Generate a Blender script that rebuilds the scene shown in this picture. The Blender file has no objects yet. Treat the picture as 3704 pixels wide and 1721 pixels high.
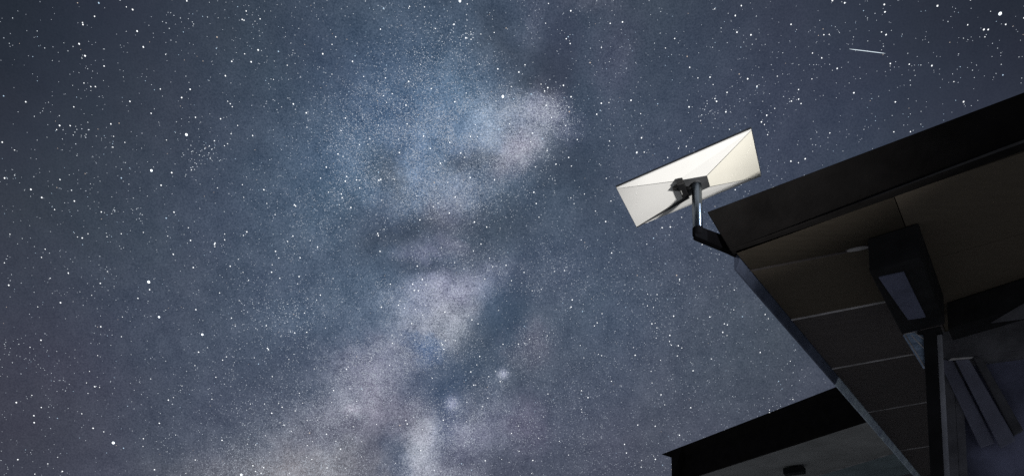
import bpy, bmesh, math, random
from mathutils import Vector, Matrix
import numpy as np
from mathutils import noise as mnoise

random.seed(7)
rng = np.random.default_rng(11)
scene = bpy.context.scene
COL = scene.collection
R = math.radians

# ------------------------------------------------------------------ camera
W0, H0 = 3704.0, 1721.0
F = 2650.0
PITCH = R(5.0)
YH = 2361.0                                   # image row of the horizon
XC, YC = 1852.0, YH - F * math.tan(PITCH)
CAM = Vector((0, 0, 1.6))
RIGHT = Vector((1, 0, 0))
FWD = Vector((0, math.cos(PITCH), math.sin(PITCH)))
UP = Vector((0, -math.sin(PITCH), math.cos(PITCH)))

cd = bpy.data.cameras.new('camera')
cam = bpy.data.objects.new('camera', cd)
COL.objects.link(cam)
cam.location = CAM
cam.rotation_euler = (R(90) + PITCH, 0, 0)
cd.sensor_width = 36.0
cd.lens = 36.0 * F / W0
cd.shift_y = (YC - H0 / 2) / W0
cd.clip_start = 0.05
cd.clip_end = 6000
scene.camera = cam

scene.view_settings.view_transform = 'Standard'
scene.view_settings.look = 'None'
scene.view_settings.gamma = 1
scene.view_settings.use_curve_mapping = False
scene.view_settings.exposure = 0.0
scene.render.engine = 'CYCLES'
scene.cycles.use_denoising = False
scene.cycles.max_bounces = 4
scene.cycles.sample_clamp_indirect = 2.0


def ray(px, py):
    """unit view ray of a point of the photograph"""
    return (RIGHT * ((px - XC) / F) + UP * ((YC - py) / F) + FWD)


def at_z(px, py, z):
    d = ray(px, py)
    return CAM + d * ((z - CAM.z) / d.z)


def at_y(px, py, y):
    d = ray(px, py)
    return CAM + d * (y / d.y)


def at_plane(px, py, p0, n):
    d = ray(px, py)
    return CAM + d * ((p0 - CAM).dot(n) / d.dot(n))


# ------------------------------------------------------------------ world: night sky with the Milky Way
def stereo(px, py):
    d = ray(px, py).normalized()
    return np.array([d.x, d.z]) / (1 + d.y)


S = 3704.0 / 2576.0
# hazy star clouds (+) and dust lanes (-): x, y, half widths, turn in degrees, colour change in display levels
BLOBS = [
    # very broad
    (-100, -50, 600, 380, 0, -16, -17, -19),
    (900, 620, 430, 720, 20, 16, 25, 32),
    (1150, 1180, 620, 320, 0, 14, 10, 12),
    (1600, 800, 380, 420, 0, 11, 15, 17),
    (2150, 900, 420, 350, 0, 3, 3, 3),
    (2640, -20, 420, 300, 0, -15, -16, -18),
    (-50, 1150, 380, 420, 0, 1, -3, -4),
    (2000, 250, 450, 260, 0, 0, 1, 5),
    # upper blue cloud
    (1080, 230, 190, 150, 20, 10, 16, 22),
    (900, 420, 170, 190, 20, 5, 9, 13),
    (1100, 400, 170, 110, 0, 14, 15, 18),
    (1180, 300, 90, 60, 20, 10, 12, 14),
    (1300, 335, 80, 62, 40, 44, 40, 38),
    (1350, 300, 45, 40, 0, 24, 21, 22),
    (1290, 400, 50, 34, -40, 26, 14, 12),
    (1380, 262, 34, 46, 10, 26, 20, 20),
    (1200, 370, 60, 50, 0, 14, 12, 12),
    (1090, 490, 100, 46, 0, 22, 20, 20),
    (1130, 545, 50, 40, 0, 22, 16, 16),
    (1430, 320, 30, 26, 0, 14, 12, 14),
    (1410, 262, 18, 30, 20, 10, 8, 9),
    (1345, 60, 24, 60, 0, 12, 9, 9),
    (1260, 160, 50, 34, 35, 10, 10, 10),
    (1560, 150, 40, 90, 10, 8, 4, 6),
    (1490, 0, 60, 22, 0, 12, 9, 9),
    # upper dust lanes
    (1345, 175, 66, 46, 15, -9, -12, -15),
    (1250, 105, 40, 64, -20, -6, -9, -12),
    (1330, 222, 48, 20, 10, -8, -10, -12),
    (1420, 120, 40, 80, 0, -6, -9, -9),
    (1470, 420, 46, 130, -20, -9, -10, -11),
    (1385, 420, 46, 60, 30, -10, -12, -14),
    (1170, 385, 34, 26, 0, -12, -14, -14),
    (1175, 415, 56, 22, 0, -14, -18, -24),
    (975, 430, 56, 26, 60, -8, -13, -20),
    (860, 150, 120, 90, 0, -6, -8, -8),
    (1000, 340, 26, 120, 5, -5, -7, -8),
    # central dust lane
    (1070, 555, 54, 32, -20, -9, -12, -15),
    (1020, 600, 120, 26, -14, -6, -9, -12),
    (1050, 683, 80, 16, 8, -9, -11, -13),
    (930, 560, 60, 50, 0, -8, -13, -16),
    (1250, 565, 90, 50, -20, -9, -11, -14),
    (1200, 660, 40, 30, 0, 6, 4, 3),
    (1100, 628, 70, 20, 0, 20, 14, 15),
    (1060, 655, 50, 16, 0, 13, 8, 10),
    # lower star clouds
    (1150, 720, 100, 34, -10, 34, 29, 32),
    (1110, 780, 90, 40, -20, 42, 36, 36),
    (1120, 830, 60, 46, -20, 52, 48, 44),
    (1095, 890, 40, 30, 0, 22, 18, 16),
    (1040, 745, 90, 30, -10, 16, 15, 16),
    (1220, 750, 26, 44, 0, 2, 5, 7),
    (960, 800, 90, 80, 0, 9, 11, 12),
    (960, 905, 90, 44, -10, 26, 20, 20),
    (890, 950, 70, 60, -20, 20, 17, 17),
    (990, 1010, 60, 50, 0, 14, 12, 12),
    (900, 1030, 90, 46, -10, 22, 17, 17),
    (820, 1140, 190, 74, -8, 36, 31, 25),
    (700, 1215, 190, 50, 0, 26, 21, 15),
    (1060, 1130, 32, 60, 6, 66, 66, 64),
    (1050, 1060, 46, 40, 0, 16, 12, 12),
    (1100, 1205, 80, 26, 0, 46, 44, 44),
    (1210, 1070, 70, 50, -20, 30, 27, 30),
    (1160, 1120, 60, 40, 0, 14, 14, 16),
    (1266, 940, 9, 9, 0, 60, 55, 62),
    (1137, 1015, 11, 13, 20, 55, 50, 56),
    (885, 1028, 13, 10, 0, 34, 30, 30),
    (730, 800, 60, 40, 0, 4, 6, 7),
    (1330, 860, 40, 50, 0, 20, 13, 13),
    (1400, 700, 60, 60, 0, 4, 3, 4),
    (1330, 1060, 40, 60, 0, 12, 6, 8),
    (1395, 292, 14, 10, 0, 10, 9, 10),
    (1236, 300, 26, 44, 30, 10, 11, 12),
    (1330, 372, 26, 20, -30, 16, 14, 14),
    (1180, 470, 26, 40, 0, 9, 8, 9),
    (1040, 430, 24, 60, 10, 7, 9, 12),
    (1140, 610, 30, 14, 20, 8, 5, 6),
    (1300, 700, 30, 60, 20, -6, -6, -6),
    (1250, 960, 20, 60, 10, 6, 6, 8),
    (1000, 860, 40, 14, -10, 12, 9, 7),
    (940, 985, 20, 40, 0, 8, 6, 6),
    # lower dust lanes
    (1050, 866, 42, 13, 14, -22, -15, -8),
    (1080, 895, 26, 22, 30, -22, -12, 0),
    (1130, 960, 80, 40, -20, -7, -4, -1),
    (1122, 1050, 28, 56, 10, -13, -9, -4),
    (1240, 900, 70, 90, 0, -5, -3, -3),
    (1190, 860, 30, 40, 0, -6, -6, -6),
    (1270, 800, 40, 70, 0, -12, -9, -7),
    (850, 1085, 90, 20, -22, -12, -12, -10),
    (940, 1120, 60, 26, -50, -14, -14, -12),
    (1000, 1160, 26, 60, 0, -20, -15, -10),
    (690, 950, 130, 60, -20, -5, -6, -6),
    (1500, 780, 120, 160, 0, -3, -2, 0),
    (1600, 520, 130, 130, 0, 2, 0, 2),
]
# haloes of the brightest stars (position in the 2576 px wide view, half width, colour)
BRIGHT = [
    (374, 709, 1.0), (285, 1113, 1.05), (1265, 243, .9), (2516, 35, .9), (1157, 3, .8), (607, 1193, .9),
    (469, 339, .8), (509, 841, .75), (381, 429, .7), (400, 797, .65), (1378, 221, .6), (22, 717, .55),
    (86, 1062, .6), (214, 141, .6), (199, 111, .55), (1142, 62, .55), (1172, 96, .55), (2475, 75, .6),
    (2486, 75, .45), (1349, 512, .5), (1273, 667, .4), (457, 246, .55), (738, 262, .5), (755, 648, .5),
    (872, 444, .45), (541, 611, .5), (1663, 992, .55), (2148, 234, .5), (1566, 56, .45), (105, 497, .5),
    (150, 316, .45), (103, 855, .45), (1829, 233, .4), (956, 632, .45), (799, 621, .45), (1120, 856, .4),
    (345, 79, .5), (2009, 250, .4), (2192, 415, .45), (2265, 440, .4), (1735, 170, .4), (2480, 388, .4),
    (1183, 447, .45), (1244, 452, .4), (2155, 440, .4), (347, 750, .35), (583, 155, .35), (470, 3, .4),
    (1990, 62, .35), (1865, 15, .4), (2125, 8, .4), (1090, 520, .35), (560, 905, .35), (980, 918, .3),
]

world = bpy.data.worlds.new('World')
scene.world = world
world.use_nodes = True
nt = world.node_tree
nt.nodes.clear()


def N(kind, **kw):
    n = nt.nodes.new(kind)
    for k, v in kw.items():
        setattr(n, k, v)
    return n


def L(a, b):
    nt.links.new(a, b)


def vmath(op, a=None, b=None, c=None, scale=None):
    n = N('ShaderNodeVectorMath', operation=op)
    for i, v in enumerate((a, b, c)):
        if v is None:
            continue
        if hasattr(v, 'is_output'):
            L(v, n.inputs[i])
        else:
            n.inputs[i].default_value = v
    if scale is not None:
        if hasattr(scale, 'is_output'):
            L(scale, n.inputs['Scale'])
        else:
            n.inputs['Scale'].default_value = scale
    return n.outputs['Value'] if op in ('DOT_PRODUCT', 'LENGTH') else n.outputs['Vector']


def smath(op, a, b=None, c=None, clamp=False):
    n = N('ShaderNodeMath', operation=op, use_clamp=clamp)
    for i, v in enumerate((a, b, c)):
        if v is None:
            continue
        if hasattr(v, 'is_output'):
            L(v, n.inputs[i])
        else:
            n.inputs[i].default_value = v
    return n.outputs[0]


tc = N('ShaderNodeTexCoord')
direction = vmath('NORMALIZE', tc.outputs['Generated'])


def noise(scale, detail, rough=.55, vec=None):
    n = N('ShaderNodeTexNoise')
    n.inputs['Scale'].default_value = scale
    n.inputs['Detail'].default_value = detail
    n.inputs['Roughness'].default_value = rough
    L(vec or direction, n.inputs['Vector'])
    return n


sep = N('ShaderNodeSeparateXYZ')
L(direction, sep.inputs[0])
den = smath('MAXIMUM', smath('ADD', sep.outputs['Y'], 1.0), 0.02)
comb = N('ShaderNodeCombineXYZ')
L(smath('DIVIDE', sep.outputs['X'], den), comb.inputs['X'])
L(smath('DIVIDE', sep.outputs['Z'], den), comb.inputs['Y'])
P = comb.outputs[0]
# the clouds' outlines are made ragged by a turbulent shift of the coordinates
w1 = vmath('SUBTRACT', noise(11, 7, .62).outputs['Color'], (.5, .5, .5))
w1 = vmath('MULTIPLY', w1, (.026, .026, 0))
w2 = vmath('SUBTRACT', noise(42, 6, .7).outputs['Color'], (.5, .5, .5))
w2 = vmath('MULTIPLY', w2, (.020, .020, 0))
Pw = vmath('ADD', vmath('ADD', P, w1), w2)

acc = None
BASE = (58, 63, 74)
first = vmath('ADD', (BASE[0] / 255, BASE[1] / 255, BASE[2] / 255), (0, 0, 0))
acc = first


def stereo_frame(px, py, sx, sy, ang):
    """centre, turn and half widths of a blob in the dome's stereographic coordinates"""
    c = stereo(px, py)
    J = np.stack([(stereo(px + 2, py) - c) / 2, (stereo(px, py + 2) - c) / 2], 1)
    a = math.radians(ang)
    rot = np.array([[math.cos(a), -math.sin(a)], [math.sin(a), math.cos(a)]])
    M = J @ rot @ np.diag([sx, sy])
    U, s, _ = np.linalg.svd(M)
    return c, math.atan2(U[1, 0], U[0, 0]), s


for i, (x, y, sx, sy, ang, r, g, b) in enumerate(BLOBS):
    c, th, s = stereo_frame(x * S, y * S, sx * S * 1.35, sy * S * 1.35, ang)
    mp = N('ShaderNodeMapping', vector_type='TEXTURE')
    # (the vanishing share of the running sum makes the renderer evaluate the clouds one after another,
    # which keeps the shader inside its memory limit)
    L(vmath('MULTIPLY_ADD', acc, (1e-9, 1e-9, 0), P if sx < 15 else Pw), mp.inputs['Vector'])
    mp.inputs['Location'].default_value = (c[0], c[1], 0)
    mp.inputs['Rotation'].default_value = (0, 0, th)
    mp.inputs['Scale'].default_value = (s[0], s[1], 1)
    d2 = vmath('DOT_PRODUCT', mp.outputs[0], mp.outputs[0])
    if sx <= 110 and sy <= 110 and sx >= 15:
        d2 = smath('MULTIPLY', d2, smath('MULTIPLY_ADD', d2, .35, .65))     # flatter top, crisper outline
    w = smath('POWER', .36788, d2)
    n = N('ShaderNodeVectorMath', operation='MULTIPLY_ADD')
    L(w, n.inputs[0])
    n.inputs[1].default_value = tuple(c_ * (.88 if 15 <= sx <= 110 and r > 0 else 1) / 255 for c_ in (r, g, b))
    L(acc, n.inputs[2])
    acc = n.outputs[0]

# mottling: large faint colour patches, billows, and grain of unresolved stars that is stronger in the bright clouds
mott = vmath('SUBTRACT', noise(7, 3, .5).outputs['Color'], (.5, .5, .5))
acc = vmath('ADD', acc, vmath('MULTIPLY', mott, (.020, .016, .016)))
lum = vmath('DOT_PRODUCT', acc, (.33, .34, .33))
gain = smath('MAXIMUM', smath('SUBTRACT', lum, .24), 0.0)
bil = smath('SUBTRACT', noise(34, 8, .74).outputs['Fac'], .5)
bn = smath('MULTIPLY', bil, smath('MULTIPLY_ADD', gain, 1.7, .02))
acc = vmath('ADD', acc, vmath('SCALE', (1, .98, .97), scale=bn))
gr = smath('SUBTRACT', noise(620, 2, .7).outputs['Fac'], .5)
gr = smath('MULTIPLY', gr, smath('MULTIPLY_ADD', gain, 2.2, .045))
acc = vmath('ADD', acc, vmath('SCALE', (1, 1, 1.03), scale=gr))
acc = vmath('MAXIMUM', acc, (.03, .03, .03))
# display levels to light
gm = N('ShaderNodeGamma')
gm.inputs['Gamma'].default_value = 2.2
L(acc, gm.inputs['Color'])
bg = N('ShaderNodeBackground')
L(gm.outputs[0], bg.inputs['Color'])
bg.inputs['Strength'].default_value = 1.0
out = N('ShaderNodeOutputWorld')
L(bg.outputs[0], out.inputs['Surface'])
world.cycles.sampling_method = 'MANUAL'
world.cycles.sample_map_resolution = 256

# moonlight from behind on the right; it also brightens the pale gravel, which lights the undersides
sd = bpy.data.lights.new('moonlight', 'SUN')
sd.energy = 3.4
sd.angle = R(.5)
sd.color = (.8, .88, 1)
sun = bpy.data.objects.new('moonlight', sd)
COL.objects.link(sun)
sun.rotation_euler = Vector((-.66, .515, -.60)).to_track_quat('-Z', 'Y').to_euler()
sun.location = (30, -30, 12)

# ------------------------------------------------------------------ helpers
def mat(name, color, rough=.6, metal=0.0, var=.15, vscale=8.0, bump=0.0, bscale=40.0, stretch=None,
        spec=.5, tint=None, coord='Object'):
    m = bpy.data.materials.new(name)
    m.use_nodes = True
    t = m.node_tree
    b = t.nodes['Principled BSDF']
    b.inputs['Roughness'].default_value = rough
    b.inputs['Metallic'].default_value = metal
    b.inputs['Specular IOR Level'].default_value = spec
    co = t.nodes.new('ShaderNodeTexCoord')
    mp = t.nodes.new('ShaderNodeMapping')
    t.links.new(co.outputs[coord], mp.inputs[0])
    if stretch:
        mp.inputs['Scale'].default_value = stretch
    ns = t.nodes.new('ShaderNodeTexNoise')
    ns.inputs['Scale'].default_value = vscale
    ns.inputs['Detail'].default_value = 6
    ns.inputs['Roughness'].default_value = .6
    t.links.new(mp.outputs[0], ns.inputs['Vector'])
    mx = t.nodes.new('ShaderNodeMix')
    mx.data_type = 'RGBA'
    rp = t.nodes.new('ShaderNodeMapRange')
    rp.inputs['From Min'].default_value = .3
    rp.inputs['From Max'].default_value = .7
    t.links.new(ns.outputs['Fac'], rp.inputs['Value'])
    t.links.new(rp.outputs[0], mx.inputs['Factor'])
    c2 = tint if tint else tuple(c * (1 - var * 2) for c in color)
    mx.inputs['A'].default_value = (*c2, 1)
    mx.inputs['B'].default_value = (*[min(1, c * (1 + var)) for c in color], 1)
    t.links.new(mx.outputs['Result'], b.inputs['Base Color'])
    rr = t.nodes.new('ShaderNodeMapRange')
    rr.inputs['To Min'].default_value = max(.05, rough - .1)
    rr.inputs['To Max'].default_value = min(1, rough + .12)
    t.links.new(ns.outputs['Fac'], rr.inputs['Value'])
    t.links.new(rr.outputs[0], b.inputs['Roughness'])
    if bump > 0:
        n2 = t.nodes.new('ShaderNodeTexNoise')
        n2.inputs['Scale'].default_value = bscale
        n2.inputs['Detail'].default_value = 4
        t.links.new(mp.outputs[0], n2.inputs['Vector'])
        bp = t.nodes.new('ShaderNodeBump')
        bp.inputs['Strength'].default_value = bump
        bp.inputs['Distance'].default_value = .01
        t.links.new(n2.outputs['Fac'], bp.inputs['Height'])
        t.links.new(bp.outputs[0], b.inputs['Normal'])
    return m


def link(name, bm, m, parent=None, smooth=False, bevel=0.0):
    bmesh.ops.recalc_face_normals(bm, faces=bm.faces)
    me = bpy.data.meshes.new(name)
    if smooth:
        for f_ in bm.faces:
            f_.smooth = True
    bm.to_mesh(me)
    bm.free()
    me.materials.append(m)
    o = bpy.data.objects.new(name, me)
    COL.objects.link(o)
    if bevel > 0:
        md = o.modifiers.new('bevel', 'BEVEL')
        md.width = bevel
        md.segments = 2
        md.limit_method = 'ANGLE'
    if parent is not None:
        o.parent = parent
        o.matrix_parent_inverse = Matrix.Translation(-parent.location)
    return o


def empty(name, loc, label, cat, group=None):
    o = bpy.data.objects.new(name, None)
    o.empty_display_size = .2
    COL.objects.link(o)
    o.location = loc
    tag(o, label, cat, group)
    return o


def tag(o, label, cat, group=None):
    o['label'] = label
    o['category'] = cat
    if group:
        o['group'] = group
    return o


def solid(bm, pts, vec):
    """closed prism: polygon pts swept by vec"""
    a = [bm.verts.new(p) for p in pts]
    b = [bm.verts.new(Vector(p) + vec) for p in pts]
    n = len(pts)
    bm.faces.new(a)
    bm.faces.new(b[::-1])
    for i in range(n):
        bm.faces.new((a[i], b[i], b[(i + 1) % n], a[(i + 1) % n]))
    return bm


def hexa(bm, lo, hi):
    """closed solid between two quads"""
    a = [bm.verts.new(p) for p in lo]
    b = [bm.verts.new(p) for p in hi]
    bm.faces.new(a)
    bm.faces.new(b[::-1])
    for i in range(4):
        bm.faces.new((a[i], b[i], b[(i + 1) % 4], a[(i + 1) % 4]))
    return bm


def boxv(bm, c, ax, ay, az, sx, sy, sz):
    """box with centre c, axes and full sizes"""
    lo = [c + ax * (i * sx / 2) + ay * (j * sy / 2) - az * (sz / 2) for i, j in ((-1, -1), (1, -1), (1, 1), (-1, 1))]
    return solid(bm, lo, az * sz)


def tube(bm, path, r, seg=20, cap=True):
    path = [Vector(p) for p in path]
    rings = []
    for i, p in enumerate(path):
        t = (path[min(i + 1, len(path) - 1)] - path[max(i - 1, 0)]).normalized()
        if i == 0:
            ref = Vector((0, 0, 1)) if abs(t.z) < .9 else Vector((1, 0, 0))
            u = t.cross(ref).normalized()
        else:
            u = (u - t * u.dot(t)).normalized()
        v = t.cross(u)
        rr = r[i] if isinstance(r, (list, tuple)) else r
        rings.append([bm.verts.new(p + (u * math.cos(a) + v * math.sin(a)) * rr)
                      for a in [2 * math.pi * k / seg for k in range(seg)]])
    for a, b in zip(rings, rings[1:]):
        for k in range(seg):
            bm.faces.new((a[k], a[(k + 1) % seg], b[(k + 1) % seg], b[k]))
    if cap:
        bm.faces.new(rings[0][::-1])
        bm.faces.new(rings[-1])
    return bm


# ------------------------------------------------------------------ materials
M_fascia = mat('black_roof_metal', (.012, .011, .011), rough=.85, var=.2, bump=.1, spec=.05)
M_roof = mat('dark_roof_sheet', (.02, .02, .022), rough=.6, bump=.2, spec=.3)
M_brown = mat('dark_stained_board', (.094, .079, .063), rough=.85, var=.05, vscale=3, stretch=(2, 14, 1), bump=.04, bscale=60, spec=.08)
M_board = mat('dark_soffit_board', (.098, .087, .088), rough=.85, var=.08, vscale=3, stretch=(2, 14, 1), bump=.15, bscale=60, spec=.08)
M_near = mat('stained_board_darkened', (.046, .039, .031), rough=.85, var=.08, vscale=3, stretch=(2, 14, 1), bump=.15, bscale=60, spec=.05)  # stained board coloured darker to offset the flood lamp's spill at the corner
M_joint = mat('grey_joint_strip', (.5, .48, .5), rough=.55, var=.35, vscale=9, spec=.3)
M_beam = mat('black_beam_paint', (.018, .018, .020), rough=.8, var=.2, bump=.1, spec=.1)
M_plate = mat('blue_grey_plate', (.12, .13, .20), rough=.7, var=.15, vscale=5, spec=.1)
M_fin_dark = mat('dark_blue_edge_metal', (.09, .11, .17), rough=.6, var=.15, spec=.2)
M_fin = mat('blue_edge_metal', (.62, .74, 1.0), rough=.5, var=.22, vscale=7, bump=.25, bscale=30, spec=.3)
M_gusset = mat('pale_streaked_wood', (.32, .42, .58), rough=.6, tint=(.12, .17, .26), vscale=9, stretch=(1, 1, 5), bump=.4, bscale=30, spec=.2)
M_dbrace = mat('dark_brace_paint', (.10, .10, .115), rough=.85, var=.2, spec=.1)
M_wall = mat('charcoal_wall_board', (.13, .13, .15), rough=.8, var=.2, spec=.1)
M_glass = mat('glass_painted_reflection', (.20, .21, .33), rough=.25, var=.5, vscale=1.2, spec=.4)  # uneven blue tone paints the sheen of reflections into the pane
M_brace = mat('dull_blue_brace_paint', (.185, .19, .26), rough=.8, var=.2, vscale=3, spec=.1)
M_trimw = mat('grey_corner_board', (.48, .49, .56), rough=.8, var=.25, vscale=2, spec=.1)
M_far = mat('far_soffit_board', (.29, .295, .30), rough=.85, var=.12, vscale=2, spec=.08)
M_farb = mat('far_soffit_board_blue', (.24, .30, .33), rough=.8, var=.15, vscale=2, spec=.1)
M_white = mat('white_dish_plastic', (.80, .79, .77), rough=.42, var=.03, vscale=4, spec=.4, bump=.02, bscale=6)
M_white_warm = mat('white_plastic_warm_side', (.82, .79, .70), rough=.42, var=.03, vscale=4, spec=.4)  # same white plastic, the right side's warm light mixed into its colour
M_face = mat('dark_dish_face', (.02, .022, .026), rough=.5, spec=.4)
M_hub = mat('dark_grey_hub_plastic', (.055, .057, .062), rough=.6, var=.2, vscale=10, spec=.3)
M_black = mat('black_bracket_metal', (.008, .008, .009), rough=.5, var=.2, spec=.3)
M_pole = mat('dark_steel_pole', (.10, .12, .15), rough=.30, metal=1, var=.1, vscale=12, spec=.5)
M_arm = mat('black_arm_paint', (.003, .003, .004), rough=.8, var=.2, spec=.04)
M_ground = mat('pale_gravel_ground', (.36, .34, .31), rough=.95, var=.3, vscale=3, bump=.6, bscale=12, spec=.1)

# ------------------------------------------------------------------ ground
bm = bmesh.new()
bmesh.ops.create_grid(bm, x_segments=40, y_segments=40, size=2500)
g = link('ground', bm, M_ground)
g['kind'] = 'structure'

# ------------------------------------------------------------------ near house
ZS = 1.6 + 1.75                                   # underside of the overhang
ZT = ZS + .20                                     # top of the eave
B0 = at_z(2640, 905, ZS)
E2 = Vector((3863 - 1852, F / math.cos(PITCH), 0)).normalized()      # into the house
E1 = Vector((E2.y, -E2.x, 0))                                         # along the eave, to the right
T0 = at_z(2557, 766, ZT)
T1 = at_z(3704, 333, ZT)
Zv = Vector((0, 0, 1))


def ab(p):
    q = Vector(p) - B0
    return q.dot(E1), q.dot(E2)


def pt(a, b, z=ZS):
    return Vector((B0.x, B0.y, 0)) + E1 * a + E2 * b + Vector((0, 0, z))


B1 = at_z(3704, 520, ZS)
house = empty('porch_house', Vector((B0.x + 2.5, B0.y + .5, 0)),
              'near dark house with a deep black edged roof overhang on a slim post', 'house')

A_R, B_R = 5.2, 5.4                                # how far the roof goes right and back
tdir = (T1 - T0).normalized()
bdir = (B1 - B0).normalized()
T_end = T0 + tdir * (A_R / tdir.dot(E1))
B_end = B0 + bdir * (A_R / bdir.dot(E1))
# eave board: a leaning board with real thickness
bm = bmesh.new()
hexa(bm, [B0, B_end, T_end, T0], [p + E2 * .045 for p in (B0, B_end, T_end, T0)])
link('fascia', bm, M_fascia, house, bevel=.004)
# roof deck above the soffit
bm = bmesh.new()
ta, tb = ab(T0)
te = ab(T_end)
hexa(bm, [pt(ta + .02, tb + .05, ZT - .012), pt(te[0], te[1] + .05, ZT - .012), pt(A_R, B_R, ZT - .012), pt(ta + .02, B_R, ZT - .012)],
     [pt(ta + .02, tb + .05, ZT + .02), pt(te[0], te[1] + .05, ZT + .02), pt(A_R, B_R, ZT + .02), pt(ta + .02, B_R, ZT + .02)])
link('roof_sheet', bm, M_roof, house)

# verge trim: a fin that hangs under the left edge, in two lengths
FIN_H = .040
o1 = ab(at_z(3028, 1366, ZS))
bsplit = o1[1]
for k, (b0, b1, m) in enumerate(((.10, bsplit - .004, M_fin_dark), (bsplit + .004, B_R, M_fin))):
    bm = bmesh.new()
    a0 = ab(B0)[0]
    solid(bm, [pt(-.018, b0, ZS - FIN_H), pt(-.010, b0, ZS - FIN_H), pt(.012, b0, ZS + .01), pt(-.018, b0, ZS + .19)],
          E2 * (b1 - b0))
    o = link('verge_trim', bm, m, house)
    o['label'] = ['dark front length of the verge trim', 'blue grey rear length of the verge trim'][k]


def slab_ab(bm, poly, z0, z1):
    """prism over a polygon given in house coordinates"""
    return solid(bm, [pt(a, b, z0) for a, b in poly], Vector((0, 0, z1 - z0)))


# soffit panels left of the beam, parted by pale joint strips
BD = .15
BA0, BA1, BB0, BB1 = .50, .69, .262, 1.02          # the beam: across, along
ends = [((2735, 975), (3135, 897)), ((2885, 1152), (3230, 1085)), ((3025, 1330), (3325, 1276)),
        ((3150, 1488), (3350, 1453)), ((3275, 1625), (3355, 1613))]
lines = [(0.012, 0.0)]                              # joint k: b at a = 0, slope
for p, q in ends:
    (a0, b0), (a1, b1) = ab(at_z(*p, ZS)), ab(at_z(*q, ZS))
    sl = (b1 - b0) / (a1 - a0)
    lines.append((b0 - sl * a0, sl))
lines.append((B_R, 0.0))
AS = BA1 - .05                                      # the panels end on the beam's far side
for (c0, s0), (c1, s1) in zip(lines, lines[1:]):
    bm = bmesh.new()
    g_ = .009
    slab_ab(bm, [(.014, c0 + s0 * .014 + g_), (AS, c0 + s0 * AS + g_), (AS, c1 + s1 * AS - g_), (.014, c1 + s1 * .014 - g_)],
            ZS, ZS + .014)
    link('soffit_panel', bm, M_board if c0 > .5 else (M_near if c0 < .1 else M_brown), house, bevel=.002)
for k, (c, s_) in enumerate(lines[1:-1]):
    bm = bmesh.new()
    h = .007 if k else .003
    slab_ab(bm, [(.014, c + s_ * .014 - h), (AS, c + s_ * AS - h), (AS, c + s_ * AS + h), (.014, c + s_ * .014 + h)],
            ZS - .003, ZS + .012)
    link('joint_strip', bm, M_joint if k else M_board, house)
# wide boards right of the beam
bs = [.012, .62, 1.25, 1.9, 2.6, 3.3, 4.0, 4.7, B_R]
for b0, b1 in zip(bs, bs[1:]):
    bm = bmesh.new()
    slab_ab(bm, [(AS + .004, b0 + .002), (A_R, b0 + .002), (A_R, b1 - .002), (AS + .004, b1 - .002)], ZS + .002, ZS + .016)
    link('soffit_panel', bm, M_brown, house)

# the beam with its pale cover plate underneath
bm = bmesh.new()
slab_ab(bm, [(BA0, BB0), (BA1, BB0), (BA1, BB1), (BA0, BB1)], ZS - BD, ZS - .001)
link('beam', bm, M_beam, house, bevel=.006)
bm = bmesh.new()
slab_ab(bm, [(.524, .325), (.618, .340), (.628, .862), (.556, .842)], ZS - BD - .008, ZS - BD + .002)
o = link('cover_plate', bm, M_plate, house, bevel=.003)

# slim post under the beam, corner board and triangular bracket beside it
pp = at_z(3364, 1200, ZS - BD)
pa, pb = ab(pp)
bm = bmesh.new()
w = .027
slab_ab(bm, [(pa - w, pb - w), (pa + w, pb - w), (pa + w, pb + w), (pa - w, pb + w)], 0.0, ZS - BD)
link('post', bm, M_beam, house, bevel=.004)
bm = bmesh.new()
slab_ab(bm, [(pa - .05, pb - .05), (pa + .05, pb - .05), (pa + .05, pb + .05), (pa - .05, pb + .05)], ZS - BD - .012, ZS - BD - .001)
link('post_cap', bm, M_beam, house)
c0 = at_z(3384, 1222, ZS - BD)
ca, cb = ab(c0)
cb = pb + .035
bm = bmesh.new()
solid(bm, [at_plane(3384, 1205, pt(0, cb), -E2), at_plane(3406, 1207, pt(0, cb), -E2),
           at_plane(3434, 1721, pt(0, cb), -E2), at_plane(3398, 1721, pt(0, cb), -E2)], E2 * .02)
link('corner_board', bm, M_trimw, house)
gy = pp.y + .01
bm = bmesh.new()
solid(bm, [at_y(3272, 1207, gy), at_y(3300, 1196, gy), at_y(3348, 1190, gy), at_y(3348, 1330, gy)], Vector((0, .018, 0)))
link('triangular_bracket', bm, M_gusset, house, bevel=.002)
# raised edges of the bracket
for (x0, y0), (x1, y1) in (((3272, 1207), (3347, 1330)), ((3272, 1207), (3346, 1192)), ((3296, 1212), (3345, 1262)), ((3312, 1204), (3345, 1228))):
    bm = bmesh.new()
    tube(bm, [at_y(x0, y0, gy), at_y(x1, y1, gy)], .0028, seg=6)
    link('bracket_rib', bm, M_joint, house)

# cross beam from the post to the right
ca0, ca1 = ab(at_z(3403, 1101, ZS)), ab(at_z(3704, 1003, ZS))
csl = (ca1[1] - ca0[1]) / (ca1[0] - ca0[0])
cr = (A_R, ca0[1] + csl * (A_R - ca0[0]))
bm = bmesh.new()
slab_ab(bm, [(BA1 + .002, ca0[1] - csl * (ca0[0] - BA1)), cr, (cr[0], cr[1] + .16), (BA1 + .002, ca0[1] + .16)], ZS - .14, ZS - .002)
link('cross_beam', bm, M_beam, house, bevel=.005)
# wall behind it
wa0, wa1 = ab(at_z(3400, 1291, ZS - .14)), ab(at_z(3704, 1250, ZS - .14))
wdir = (pt(*wa1, 0) - pt(*wa0, 0)).normalized()
wn = Vector((wdir.y, -wdir.x, 0))
if wn.dot(FWD) > 0:
    wn = -wn
W_ = pt(*wa0, 0)


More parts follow.
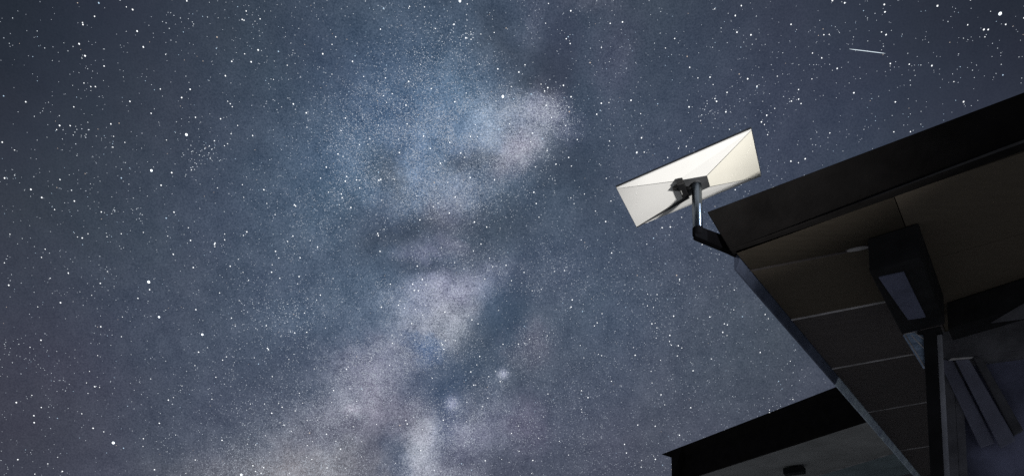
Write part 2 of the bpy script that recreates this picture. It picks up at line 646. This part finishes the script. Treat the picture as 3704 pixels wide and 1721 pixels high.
def wpt(u, z, out=0.0):
    return W_ + wdir * u + Vector((0, 0, z)) + wn * out


U1 = 2.6
zt, zb = ZS - .001, 2.15
for name, u0, u1, z0, z1, m in (('wall_panel', -.02, U1, 0, zb, M_wall), ('wall_panel', -.02, U1, ZS - .16, zt, M_wall),
                                ('wall_panel', -.02, .06, zb, ZS - .16, M_wall), ('wall_panel', 2.2, U1, zb, ZS - .16, M_wall)):
    bm = bmesh.new()
    solid(bm, [wpt(u0, z0), wpt(u1, z0), wpt(u1, z1), wpt(u0, z1)], -wn * .12)
    link(name, bm, m, house)
bm = bmesh.new()
solid(bm, [wpt(.062, zb), wpt(2.198, zb), wpt(2.198, ZS - .161), wpt(.062, ZS - .161)], -wn * .006)
bmesh.ops.translate(bm, verts=bm.verts, vec=-wn * .04)
pane = link('window', bm, M_glass, house)
for u0, u1, z0, z1 in ((.062, .10, zb, ZS - .161), (1.05, 1.09, zb + .04, ZS - .20), (.10, 2.198, zb, zb + .04), (.10, 2.198, ZS - .20, ZS - .161)):
    bm = bmesh.new()
    solid(bm, [wpt(u0, z0, -.002), wpt(u1, z0, -.002), wpt(u1, z1, -.002), wpt(u0, z1, -.002)], -wn * .034)
    f_ = link('window_frame', bm, M_wall, house)
    f_.parent = pane
    f_.matrix_parent_inverse = Matrix.Identity(4)
# sloping braces in front of the window
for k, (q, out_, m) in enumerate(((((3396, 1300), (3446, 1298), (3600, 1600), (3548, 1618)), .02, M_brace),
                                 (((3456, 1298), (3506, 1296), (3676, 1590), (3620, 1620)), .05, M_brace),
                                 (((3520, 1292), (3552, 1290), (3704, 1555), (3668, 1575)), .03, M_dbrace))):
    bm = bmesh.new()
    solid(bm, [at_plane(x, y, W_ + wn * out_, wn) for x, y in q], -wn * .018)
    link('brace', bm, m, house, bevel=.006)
bm = bmesh.new()
solid(bm, [at_plane(x, y, W_ + wn * .07, wn) for x, y in ((3432, 1301), (3445, 1294), (3520, 1290), (3512, 1294))], -wn * .01)
link('flashing_strip', bm, M_joint, house)
# flashing on the cross beam
cbn = Vector((0, 0, 0)) + (pt(*ca1, 0) - pt(*ca0, 0)).normalized()
cbn = Vector((cbn.y, -cbn.x, 0))
if cbn.dot(FWD) > 0:
    cbn = -cbn
bm = bmesh.new()
solid(bm, [at_plane(x, y, pt(*ca0) + cbn * .012, cbn) for x, y in ((3585, 1166), (3704, 1096), (3860, 1010), (3860, 1130), (3704, 1150))], -cbn * .010)
link('flashing_plate', bm, M_dbrace, house)
# far end wall of the porch and the side wall under it
bm = bmesh.new()
slab_ab(bm, [(.05, B_R - .25), (A_R - .1, B_R - .25), (A_R - .1, B_R - .1), (.05, B_R - .1)], 0, ZS - .001)
link('rear_wall', bm, M_wall, house)
# pale oval lamp set flush in the overhang
lp = at_z(3102, 897, ZS)
lamp = empty('recessed_light', lp, 'small pale oval light set in the near overhang beside the black beam', 'light')
bm = bmesh.new()
v = []
for k in range(20):
    a = 2 * math.pi * k / 20
    v.append(Vector((lp.x, lp.y, ZS - .006)) + E1 * (.042 * math.cos(a)) + E2 * (.014 * math.sin(a) + .01 * math.cos(a)))
solid(bm, v, Vector((0, 0, .0055)))
link('lens', bm, M_joint, lamp)
bm = bmesh.new()
solid(bm, [Vector((lp.x, lp.y, ZS - .003)) + (p - Vector((lp.x, lp.y, ZS - .006))) * 1.12 for p in v], Vector((0, 0, .0028)))
link('trim_ring', bm, M_board, lamp)

# ------------------------------------------------------------------ far house
Z2 = 1.6 + 3.10
f0, f1 = at_z(2453, 1741, Z2), at_z(3129, 1523, Z2)
D1 = (f1 - f0).normalized()
D2 = Vector((-D1.y, D1.x, 0))
if D2.y < 0:
    D2 = -D2
t0 = at_plane(2415, 1645, f0, D2)
LEN = (f1 - f0).length + 2.2
far = empty('far_house', Vector((f0.x + 1, f0.y + 1, 0)),
            'far dark house at the bottom with a black eave and grey overhang', 'house')
hgt = t0.z - Z2
lip = (t0 - f0).dot(D1)
# eave: a black board with a flared gutter lip, one profile run along the edge
prof = [(0, 0), (0, hgt - .13), (-.14, hgt), (.3, hgt), (.3, .08), (.05, .08), (.05, 0)]
bm = bmesh.new()
solid(bm, [f0 + D2 * x + Vector((0, 0, z)) for x, z in prof], D1 * LEN)
link('fascia', bm, M_fascia, far)
bm = bmesh.new()
endp = [f0 + Vector((0, 0, -.001)), f0 + Vector((0, 0, hgt - .13)), f0 + D1 * lip + Vector((0, 0, hgt)), f0 + D1 * .3 + Vector((0, 0, hgt))]
solid(bm, [p - D2 * .145 for p in endp], D2 * .4)
link('eave_end_cap', bm, M_fascia, far)
bm = bmesh.new()
hexa(bm, [f0 + D2 * .1 + Vector((0, 0, hgt)), f0 + D1 * LEN + D2 * .1 + Vector((0, 0, hgt)),
          f0 + D1 * LEN + D2 * 5 + Vector((0, 0, hgt + .2)), f0 + D2 * 5 + Vector((0, 0, hgt + .2))],
     [p + Vector((0, 0, .05)) for p in (f0 + D2 * .1 + Vector((0, 0, hgt)), f0 + D1 * LEN + D2 * .1 + Vector((0, 0, hgt)),
      f0 + D1 * LEN + D2 * 5 + Vector((0, 0, hgt + .2)), f0 + D2 * 5 + Vector((0, 0, hgt + .2)))])
link('roof_sheet', bm, M_roof, far)


def fab(p):
    q = p - f0
    return q.dot(D1), q.dot(D2)


def fpt(a, b, z=Z2):
    return Vector((f0.x, f0.y, 0)) + D1 * a + D2 * b + Vector((0, 0, z))


j0, j1 = fab(at_z(2950, 1721, Z2)), fab(at_z(3250, 1632, Z2))
jb = lambda a: j0[1] + (j1[1] - j0[1]) / (j1[0] - j0[0]) * (a - j0[0])
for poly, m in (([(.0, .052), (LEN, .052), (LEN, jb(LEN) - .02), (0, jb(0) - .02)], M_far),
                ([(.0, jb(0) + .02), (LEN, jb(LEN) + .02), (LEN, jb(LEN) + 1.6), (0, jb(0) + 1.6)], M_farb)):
    bm = bmesh.new()
    solid(bm, [fpt(a, b) for a, b in poly], Vector((0, 0, .03)))
    link('soffit_panel', bm, m, far)
bm = bmesh.new()
solid(bm, [fpt(a, b, Z2 - .004) for a, b in ((0, jb(0) - .012), (LEN, jb(LEN) - .012), (LEN, jb(LEN) + .012), (0, jb(0) + .012))], Vector((0, 0, .03)))
link('joint_strip', bm, M_joint, far)
# corner post under the left end and a wall set well back
bm = bmesh.new()
solid(bm, [fpt(0.0, .0, 0), fpt(.22, .0, 0), fpt(.22, .2, 0), fpt(0, .2, 0)], Vector((0, 0, Z2 - .002)))
link('corner_post', bm, M_beam, far)
bm = bmesh.new()
solid(bm, [fpt(.1, 3.2, 0), fpt(LEN, 3.2, 0), fpt(LEN, 3.4, 0), fpt(.1, 3.4, 0)], Vector((0, 0, Z2 + .1)))
link('wall', bm, M_wall, far)
bm = bmesh.new()
q = [at_z(2818, 1708, Z2 - .10), at_z(2892, 1699, Z2 - .10)]
c_ = (q[0] + q[1]) / 2
ltf = empty('flood_lamp', c_ + Vector((0, 0, .1)), 'small black square lamp fixed under the far grey overhang at the bottom', 'light')
wd = (q[1] - q[0]).length
boxv(bm, c_ + D2 * .12 + Vector((0, 0, .02)), (q[1] - q[0]).normalized(), Vector((0, 0, 1)).cross((q[1] - q[0]).normalized()), Zv, wd, .22, .10)
link('lamp_body', bm, M_beam, ltf, bevel=.01)
bm = bmesh.new()
boxv(bm, c_ + D2 * .12 + Vector((0, 0, .085)), D1, D2, Zv, .08, .08, .03)
link('mounting_block', bm, M_black, ltf)

# ------------------------------------------------------------------ dish
DX = Vector((.893, -.425, .151)).normalized()
DN = Vector((.128, -.081, -.988))
DN = (DN - DX * DN.dot(DX)).normalized()
DY = DN.cross(DX)
DC = CAM + Vector((.803, 3.144, 2.121))
DW, DH = .59, .32


def uv(px, py, d):
    p = at_plane(px, py, DC + DN * d, DN) - DC
    return p.dot(DX), p.dot(DY)


def dp(u, v, d=0.0):
    return DC + DX * u + DY * v + DN * d


HD = .024
c1, c2, c3, c4 = [uv(x, y, HD) for x, y in ((2449, 654), (2557, 635), (2568, 675), (2490, 711))]
dish = empty('satellite_dish', DC, 'white rectangular flat dish tilted on the pole at the roof corner, seen from below', 'satellite dish')
corn = [(-DW / 2, DH / 2), (DW / 2, DH / 2), (DW / 2, -DH / 2), (-DW / 2, -DH / 2)]
hub = [c1, c2, c3, c4]
names = [('top', M_white), ('right', M_white_warm), ('bottom', M_white), ('left', M_white)]
for k in range(4):
    k2 = (k + 1) % 4
    bm = bmesh.new()
    outer = [dp(*corn[k]), dp(*corn[k2]), dp(*hub[k2], HD), dp(*hub[k], HD)]
    cen = sum(outer, Vector()) / 4
    outer = [p + (cen - p).normalized() * .0006 for p in outer]
    inner = [dp(*corn[k], -.006), dp(*corn[k2], -.006), dp(*hub[k2], HD - .008), dp(*hub[k], HD - .008)]
    inner = [p + (q_ - p) * .0 for p, q_ in zip(inner, outer)]
    hexa(bm, outer, inner)
    o = link('back_panel', bm, names[k][1], dish)
    if k == 1:
        o['label'] = 'right back panel with warm light coloured in'
# seams between the panels
for k in range(4):
    bm = bmesh.new()
    a_, b_ = dp(*corn[k], .0004), dp(*hub[k], HD + .0004)
    w0, w1_ = (.0005, .0012) if k != 3 else (.0012, .0105)
    side = (b_ - a_).normalized().cross(DN).normalized()
    lift = DN * (.0006 if k != 3 else .004)
    hexa(bm, [a_ - side * w0, a_ + side * w0, b_ + side * w1_, b_ - side * w1_],
         [p + lift for p in (a_ - side * w0, a_ + side * w0, b_ + side * w1_, b_ - side * w1_)])
    link('seam', bm, M_hub, dish)
# dark face that looks at the sky
bm = bmesh.new()
e_ = .003
solid(bm, [dp(-DW / 2 - e_, DH / 2 + e_, -.0065), dp(DW / 2 + e_, DH / 2 + e_, -.0065), dp(DW / 2 + e_, -DH / 2 - e_, -.0065), dp(-DW / 2 - e_, -DH / 2 - e_, -.0065)], -DN * .008)
link('antenna_face', bm, M_face, dish, bevel=.003)
# dark recess in the middle
bm = bmesh.new()
cen = tuple(sum(c[i] for c in hub) / 4 for i in (0, 1))
solid(bm, [dp(*c, HD - .006) for c in hub], DN * .0075)
link('hub_plate', bm, M_hub, dish, bevel=.001)
bm = bmesh.new()
q = [uv(x, y, HD + .004) for x, y in ((2500, 690), (2503, 657), (2557, 645), (2562, 676))]
# hinge plate and clamp
bm = bmesh.new()
solid(bm, [dp(*uv(x, y, HD + .02), HD + .0016) for x, y in ((2447, 660), (2470, 655), (2492, 704), (2469, 712))], DN * .032)
link('hinge_plate', bm, M_black, dish, bevel=.002)
bm = bmesh.new()
solid(bm, [dp(*uv(x, y, HD + .02), HD + .006) for x, y in ((2434, 687), (2458, 672), (2464, 690))], DN * .018)
link('clamp_tab', bm, M_black, dish)
bm = bmesh.new()
solid(bm, [dp(*uv(x, y, HD + .015), HD + .0336) for x, y in ((2459, 677), (2462, 676), (2467, 689), (2464, 690))], DN * .002)
link('latch', bm, mat('bright_bolt_metal', (.7, .7, .68), rough=.3, metal=.6), dish)

# ------------------------------------------------------------------ pole
ptop = at_plane(2520, 667, DC + DN * (HD + .010), DN)


def z_at_row(x, y, row):
    lo, hi = 1.6, ptop.z + .5
    for _ in range(50):
        m_ = (lo + hi) / 2
        q_ = Vector((x, y, m_)) - CAM
        r_ = YC - F * q_.dot(UP) / q_.dot(FWD)
        if r_ < row:
            hi = m_
        else:
            lo = m_
    return lo


zb_ = z_at_row(ptop.x, ptop.y, 836)
pole = empty('roof_pole', Vector((ptop.x, ptop.y, zb_)), 'dark steel pole with a bent black arm bolted to the near roof corner', 'pole')
PR = .0222
bm = bmesh.new()
tube(bm, [Vector((ptop.x, ptop.y, z)) for z in (zb_, ptop.z - .004, ptop.z)], [PR, PR, PR - .003], seg=32)
link('mast', bm, M_pole, pole, smooth=True)
for p in pole.children:
    md = p.modifiers.new('edge', 'EDGE_SPLIT')
    md.split_angle = R(40)
# connection from the mast head to the hinge plate
bm = bmesh.new()
hp = dp(*uv(2478, 684, HD + .012), HD + .010)
tube(bm, [Vector((ptop.x, ptop.y, ptop.z - .016)), hp], .008, seg=12)
o = link('hinge_arm', bm, M_black, dish, smooth=True)
bm = bmesh.new()
nk = Vector((ptop.x, ptop.y, ptop.z - .002))
tube(bm, [nk, nk + Vector((0, 0, .010))], .017, seg=16)
link('neck', bm, M_hub, dish)
bm = bmesh.new()
tube(bm, [Vector((ptop.x, ptop.y, z)) for z in (z_at_row(ptop.x, ptop.y, 856), z_at_row(ptop.x, ptop.y, 849), z_at_row(ptop.x, ptop.y, 826))],
     [PR - .006, PR + .0015, PR + .0015], seg=28)
link('elbow', bm, M_arm, pole)
# bent arm: thick bar with a chamfered heel running into the eave corner
AY = ptop.y
bm = bmesh.new()
arm_px = [(2514, 822), (2537, 820), (2598, 843), (2652, 858), (2668, 918), (2636, 903), (2526, 858), (2514, 852)]
solid(bm, [at_y(x, y, AY - .018) for x, y in arm_px], Vector((0, .034, 0)))
link('arm', bm, M_arm, pole, bevel=.002)
# ------------------------------------------------------------------ garden flood lamp that lights the dish (outside the frame)
LP = Vector((3.1, -2.3, .2))
sp = bpy.data.lights.new('flood_light', 'SPOT')
sp.energy = 2950
sp.color = (1, .985, .95)
sp.spot_size = R(8)
sp.spot_blend = .5
sp.shadow_soft_size = .26
so = bpy.data.objects.new('flood_light', sp)
COL.objects.link(so)
so.location = LP
aim = (DC + Vector((-.06, 0, .10)) - LP).normalized()
so.rotation_euler = aim.to_track_quat('-Z', 'Y').to_euler()
fl = empty('garden_floodlight', Vector((LP.x, LP.y, 0)), 'small black garden floodlight on a stake in the grass', 'light')
bm = bmesh.new()
tube(bm, [LP - aim * .16, LP - aim * .14, LP - aim * .03], [.05, .09, .10], seg=20)
link('lamp_housing', bm, M_black, fl, smooth=True)
bm = bmesh.new()
tube(bm, [Vector((LP.x, LP.y, 0)) - aim * .1, LP - aim * .1], .012, seg=8)
link('stake', bm, M_black, fl)

# ------------------------------------------------------------------ stars
def emit(name, col, k):
    m = bpy.data.materials.new(name)
    m.use_nodes = True
    t = m.node_tree
    t.nodes.clear()
    e = t.nodes.new('ShaderNodeEmission')
    e.inputs['Color'].default_value = (*col, 1)
    e.inputs['Strength'].default_value = k
    o_ = t.nodes.new('ShaderNodeOutputMaterial')
    t.links.new(e.outputs[0], o_.inputs[0])
    m.cycles.emission_sampling = 'NONE'
    return m


SR = 1500.0
PX = SR / (F / W0 * 1024)                          # one picture pixel at the distance of the stars
levels = [emit('star_faint_dust', (.78, .86, 1), .50), emit('star_dim', (.82, .89, 1), .75), emit('star_mid', (.86, .93, 1), .9),
          emit('star_white', (.95, .98, 1), 1.5), emit('star_warm', (1, .85, .72), .7), emit('star_blue', (.6, .8, 1), .9)]


def lum_at(x, y):
    """brightness of the hazy sky (x, y in the 2576 px view), arrays"""
    v = np.full_like(x, 65.0)
    for bx, by, sx, sy, ang, r, g, b in BLOBS:
        a = math.radians(ang)
        dx, dy = x - bx, y - by
        u = (dx * math.cos(a) + dy * math.sin(a)) / (sx * 1.35)
        w = (-dx * math.sin(a) + dy * math.cos(a)) / (sy * 1.35)
        v += (r + g + b) / 3 * np.exp(-u * u - w * w)
    return v


def ragged(x, y):
    """turbulent factor that breaks the dust up into knots and gaps"""
    out_ = np.empty(len(x))
    for i_, d_ in enumerate(dirs_of(x, y)):
        v_ = Vector(d_)
        out_[i_] = mnoise.fractal(v_ * 14, .9, 2.1, 4) + .8 * mnoise.fractal(v_ * 60, 1, 2, 3)
    return np.clip(1 + 1.1 * out_, .06, 2.6)


def dirs_of(x, y):
    dx = (x * S - XC) / F
    dy = (YC - y * S) / F
    d = np.stack([dx, dy * UP.y + FWD.y, dy * UP.z + FWD.z], 1)
    return d / np.linalg.norm(d, axis=1)[:, None]


sd_, ss_, sm_ = [], [], []


def add_stars(D, size, lev):
    sd_.append(D)
    ss_.append(size)
    sm_.append(lev)


def in_frame(n, weight):
    out_ = np.zeros((0, 2))
    while len(out_) < n:
        x = rng.uniform(-60, 2640, n * 3)
        y = rng.uniform(-60, 1260, n * 3)
        w_ = weight(x, y)
        k_ = rng.uniform(0, 1, len(x)) < w_
        out_ = np.concatenate([out_, np.stack([x[k_], y[k_]], 1)])
    return out_[:n, 0], out_[:n, 1]


# countable looking stars: even, a little denser in the clouds
x, y = in_frame(6500, lambda x, y: np.clip(.45 + (lum_at(x, y) - 70) / 130, .1, 1) * np.clip(ragged(x, y), .65, 1.3) / 1.3)
mag = rng.pareto(2.3, len(x))
size = np.clip(.40 + .20 * mag, .40, 1.15)
lev = np.where(mag > 1.4, 3, np.where(mag > .45, 2, 1))
lev = np.where(rng.uniform(size=len(x)) < .03, 4, np.where(rng.uniform(size=len(x)) < .08, 5, lev))
add_stars(dirs_of(x, y), size, lev)
# dust of faint stars in the bright clouds
x, y = in_frame(46000, lambda x, y: np.clip((lum_at(x, y) - 76) / 60, 0.05, 1) ** 2.0 * ragged(x, y) / 2.6)
add_stars(dirs_of(x, y), np.clip(rng.normal(.47, .11, len(x)), .3, .8), np.where(rng.uniform(size=len(x)) < .22, 1, 0))
# little knots of stars
for _ in range(34):
    cx, cy = rng.uniform(0, 2576), rng.uniform(0, 1197)
    n = rng.integers(5, 16)
    x = cx + rng.normal(0, rng.uniform(8, 26), n)
    y = cy + rng.normal(0, rng.uniform(8, 26), n)
    add_stars(dirs_of(x, y), rng.uniform(.42, .8, n), rng.integers(1, 3, n))
# a few clusters seen in the photograph
for cx, cy, n, sp_ in ((885, 1028, 26, 12), (1266, 940, 14, 6), (1137, 1015, 16, 8), (735, 800, 60, 26), (640, 800, 34, 24), (1165, 90, 40, 24),
                       (510, 400, 40, 30), (1140, 1080, 40, 40)):
    x = cx + rng.normal(0, sp_, n)
    y = cy + rng.normal(0, sp_, n)
    add_stars(dirs_of(x, y), rng.uniform(.42, .85, n), rng.integers(1, 3, n))
# the rest of the vault
n = 22000
D = rng.normal(size=(n, 3))
D /= np.linalg.norm(D, axis=1)[:, None]
D = D[D[:, 2] > .01]
cz = D @ np.array(FWD)
pxx = (XC + F * D[:, 0] / np.maximum(cz, .01)) / S
pyy = (YC - F * (D @ np.array(UP)) / np.maximum(cz, .01)) / S
D = D[~((cz > 0.01) & (pxx > -60) & (pxx < 2640) & (pyy > -60) & (pyy < 1260))]
mag = rng.pareto(2.3, len(D))
add_stars(D, np.clip(.40 + .20 * mag, .40, 1.15), np.where(mag > 1.4, 3, np.where(mag > .45, 2, 1)))
# the placed bright ones except the most brilliant, which are objects of their own
for x, y, k in BRIGHT[10:]:
    add_stars(dirs_of(np.array([float(x)]), np.array([float(y)])), np.array([.6 + 1.05 * k]), np.array([3]))
D = np.concatenate(sd_)
SZ = np.concatenate(ss_) * PX / 2
LV = np.concatenate(sm_).astype(np.int32)
octv = np.array([[1, 0, 0], [-1, 0, 0], [0, 1, 0], [0, -1, 0], [0, 0, 1], [0, 0, -1]], float)
octf = np.array([[0, 2, 4], [2, 1, 4], [1, 3, 4], [3, 0, 4], [2, 0, 5], [1, 2, 5], [3, 1, 5], [0, 3, 5]])
ns = len(D)
q4 = rng.normal(size=(ns, 4))
q4 /= np.linalg.norm(q4, axis=1)[:, None]
w_, x_, y_, z_ = q4.T
RM = np.stack([np.stack([1 - 2 * (y_ * y_ + z_ * z_), 2 * (x_ * y_ - z_ * w_), 2 * (x_ * z_ + y_ * w_)], 1),
               np.stack([2 * (x_ * y_ + z_ * w_), 1 - 2 * (x_ * x_ + z_ * z_), 2 * (y_ * z_ - x_ * w_)], 1),
               np.stack([2 * (x_ * z_ - y_ * w_), 2 * (y_ * z_ + x_ * w_), 1 - 2 * (x_ * x_ + y_ * y_)], 1)], 1)
V = np.einsum('nij,kj->nki', RM, octv) * (SZ * 1.15)[:, None, None] + (D * SR)[:, None, :] + np.array(CAM)
V = V.reshape(-1, 3)
FA = (octf[None] + (np.arange(ns) * 6)[:, None, None]).reshape(-1, 3)
me = bpy.data.meshes.new('stars')
me.vertices.add(len(V))
me.vertices.foreach_set('co', V.ravel())
me.loops.add(FA.size)
me.loops.foreach_set('vertex_index', FA.ravel())
me.polygons.add(len(FA))
me.polygons.foreach_set('loop_start', np.arange(len(FA)) * 3)
me.polygons.foreach_set('material_index', np.repeat(LV, 8))
for m in levels:
    me.materials.append(m)
me.update()
me.validate()
st = bpy.data.objects.new('stars', me)
COL.objects.link(st)
tag(st, 'countless white and bluish stars scattered over the night sky', 'stars')
st['kind'] = 'stuff'

# the most brilliant stars
LBL = ['brilliant blue white star midway up the left side of the sky',
       'brilliant blue white star low in the lower left of the sky',
       'brilliant star on the upper edge of the bright blue star cloud',
       'brilliant blue star in the top right corner of the sky',
       'brilliant star cut by the top edge of the sky',
       'bright star at the bottom edge of the sky over the pinkish glow',
       'bright white star alone in the dark upper left third of the sky',
       'bright white star',
       'bright white star directly above the brilliant star midway up the left side',
       'bright star between the two brilliant blue stars on the left']
LBL[7] = 'bright white star right of the lowest blue star and above it'
LBL[9] = 'bright white star just below the brilliant star midway up the left side'
m_b = emit('brilliant_star', (.86, .94, 1), 2.2)
for (x, y, k), lb in zip(BRIGHT[:10], LBL):
    d = Vector(dirs_of(np.array([float(x)]), np.array([float(y)]))[0])
    bm = bmesh.new()
    bmesh.ops.create_icosphere(bm, subdivisions=2, radius=PX / 2 * (.7 + 1.4 * k))
    o = link('bright_star', bm, m_b)
    o.location = CAM + d * SR
    tag(o, lb, 'star', 'brightest stars in the night sky')

# satellite trails
for (p, q, rad, lb, k) in (((3072, 178), (3202, 194), .17, 'thin straight white satellite streak high in the dark sky on the right', 1.0),
                           ((2842, 1490), (2925, 1480), .2, 'short faint white streak just above the far black eave', .5)):
    bm = bmesh.new()
    a_, b_ = CAM + ray(*p).normalized() * 1300, CAM + ray(*q).normalized() * 1300
    tube(bm, [a_, a_.lerp(b_, .15), a_.lerp(b_, .85), b_], [PX * .05, PX * rad, PX * rad, PX * .05], seg=6)
    o = link('satellite_trail', bm, emit('trail_light', (.8, .92, 1), k))
    tag(o, lb, 'satellite trail', 'satellite streaks in the sky')
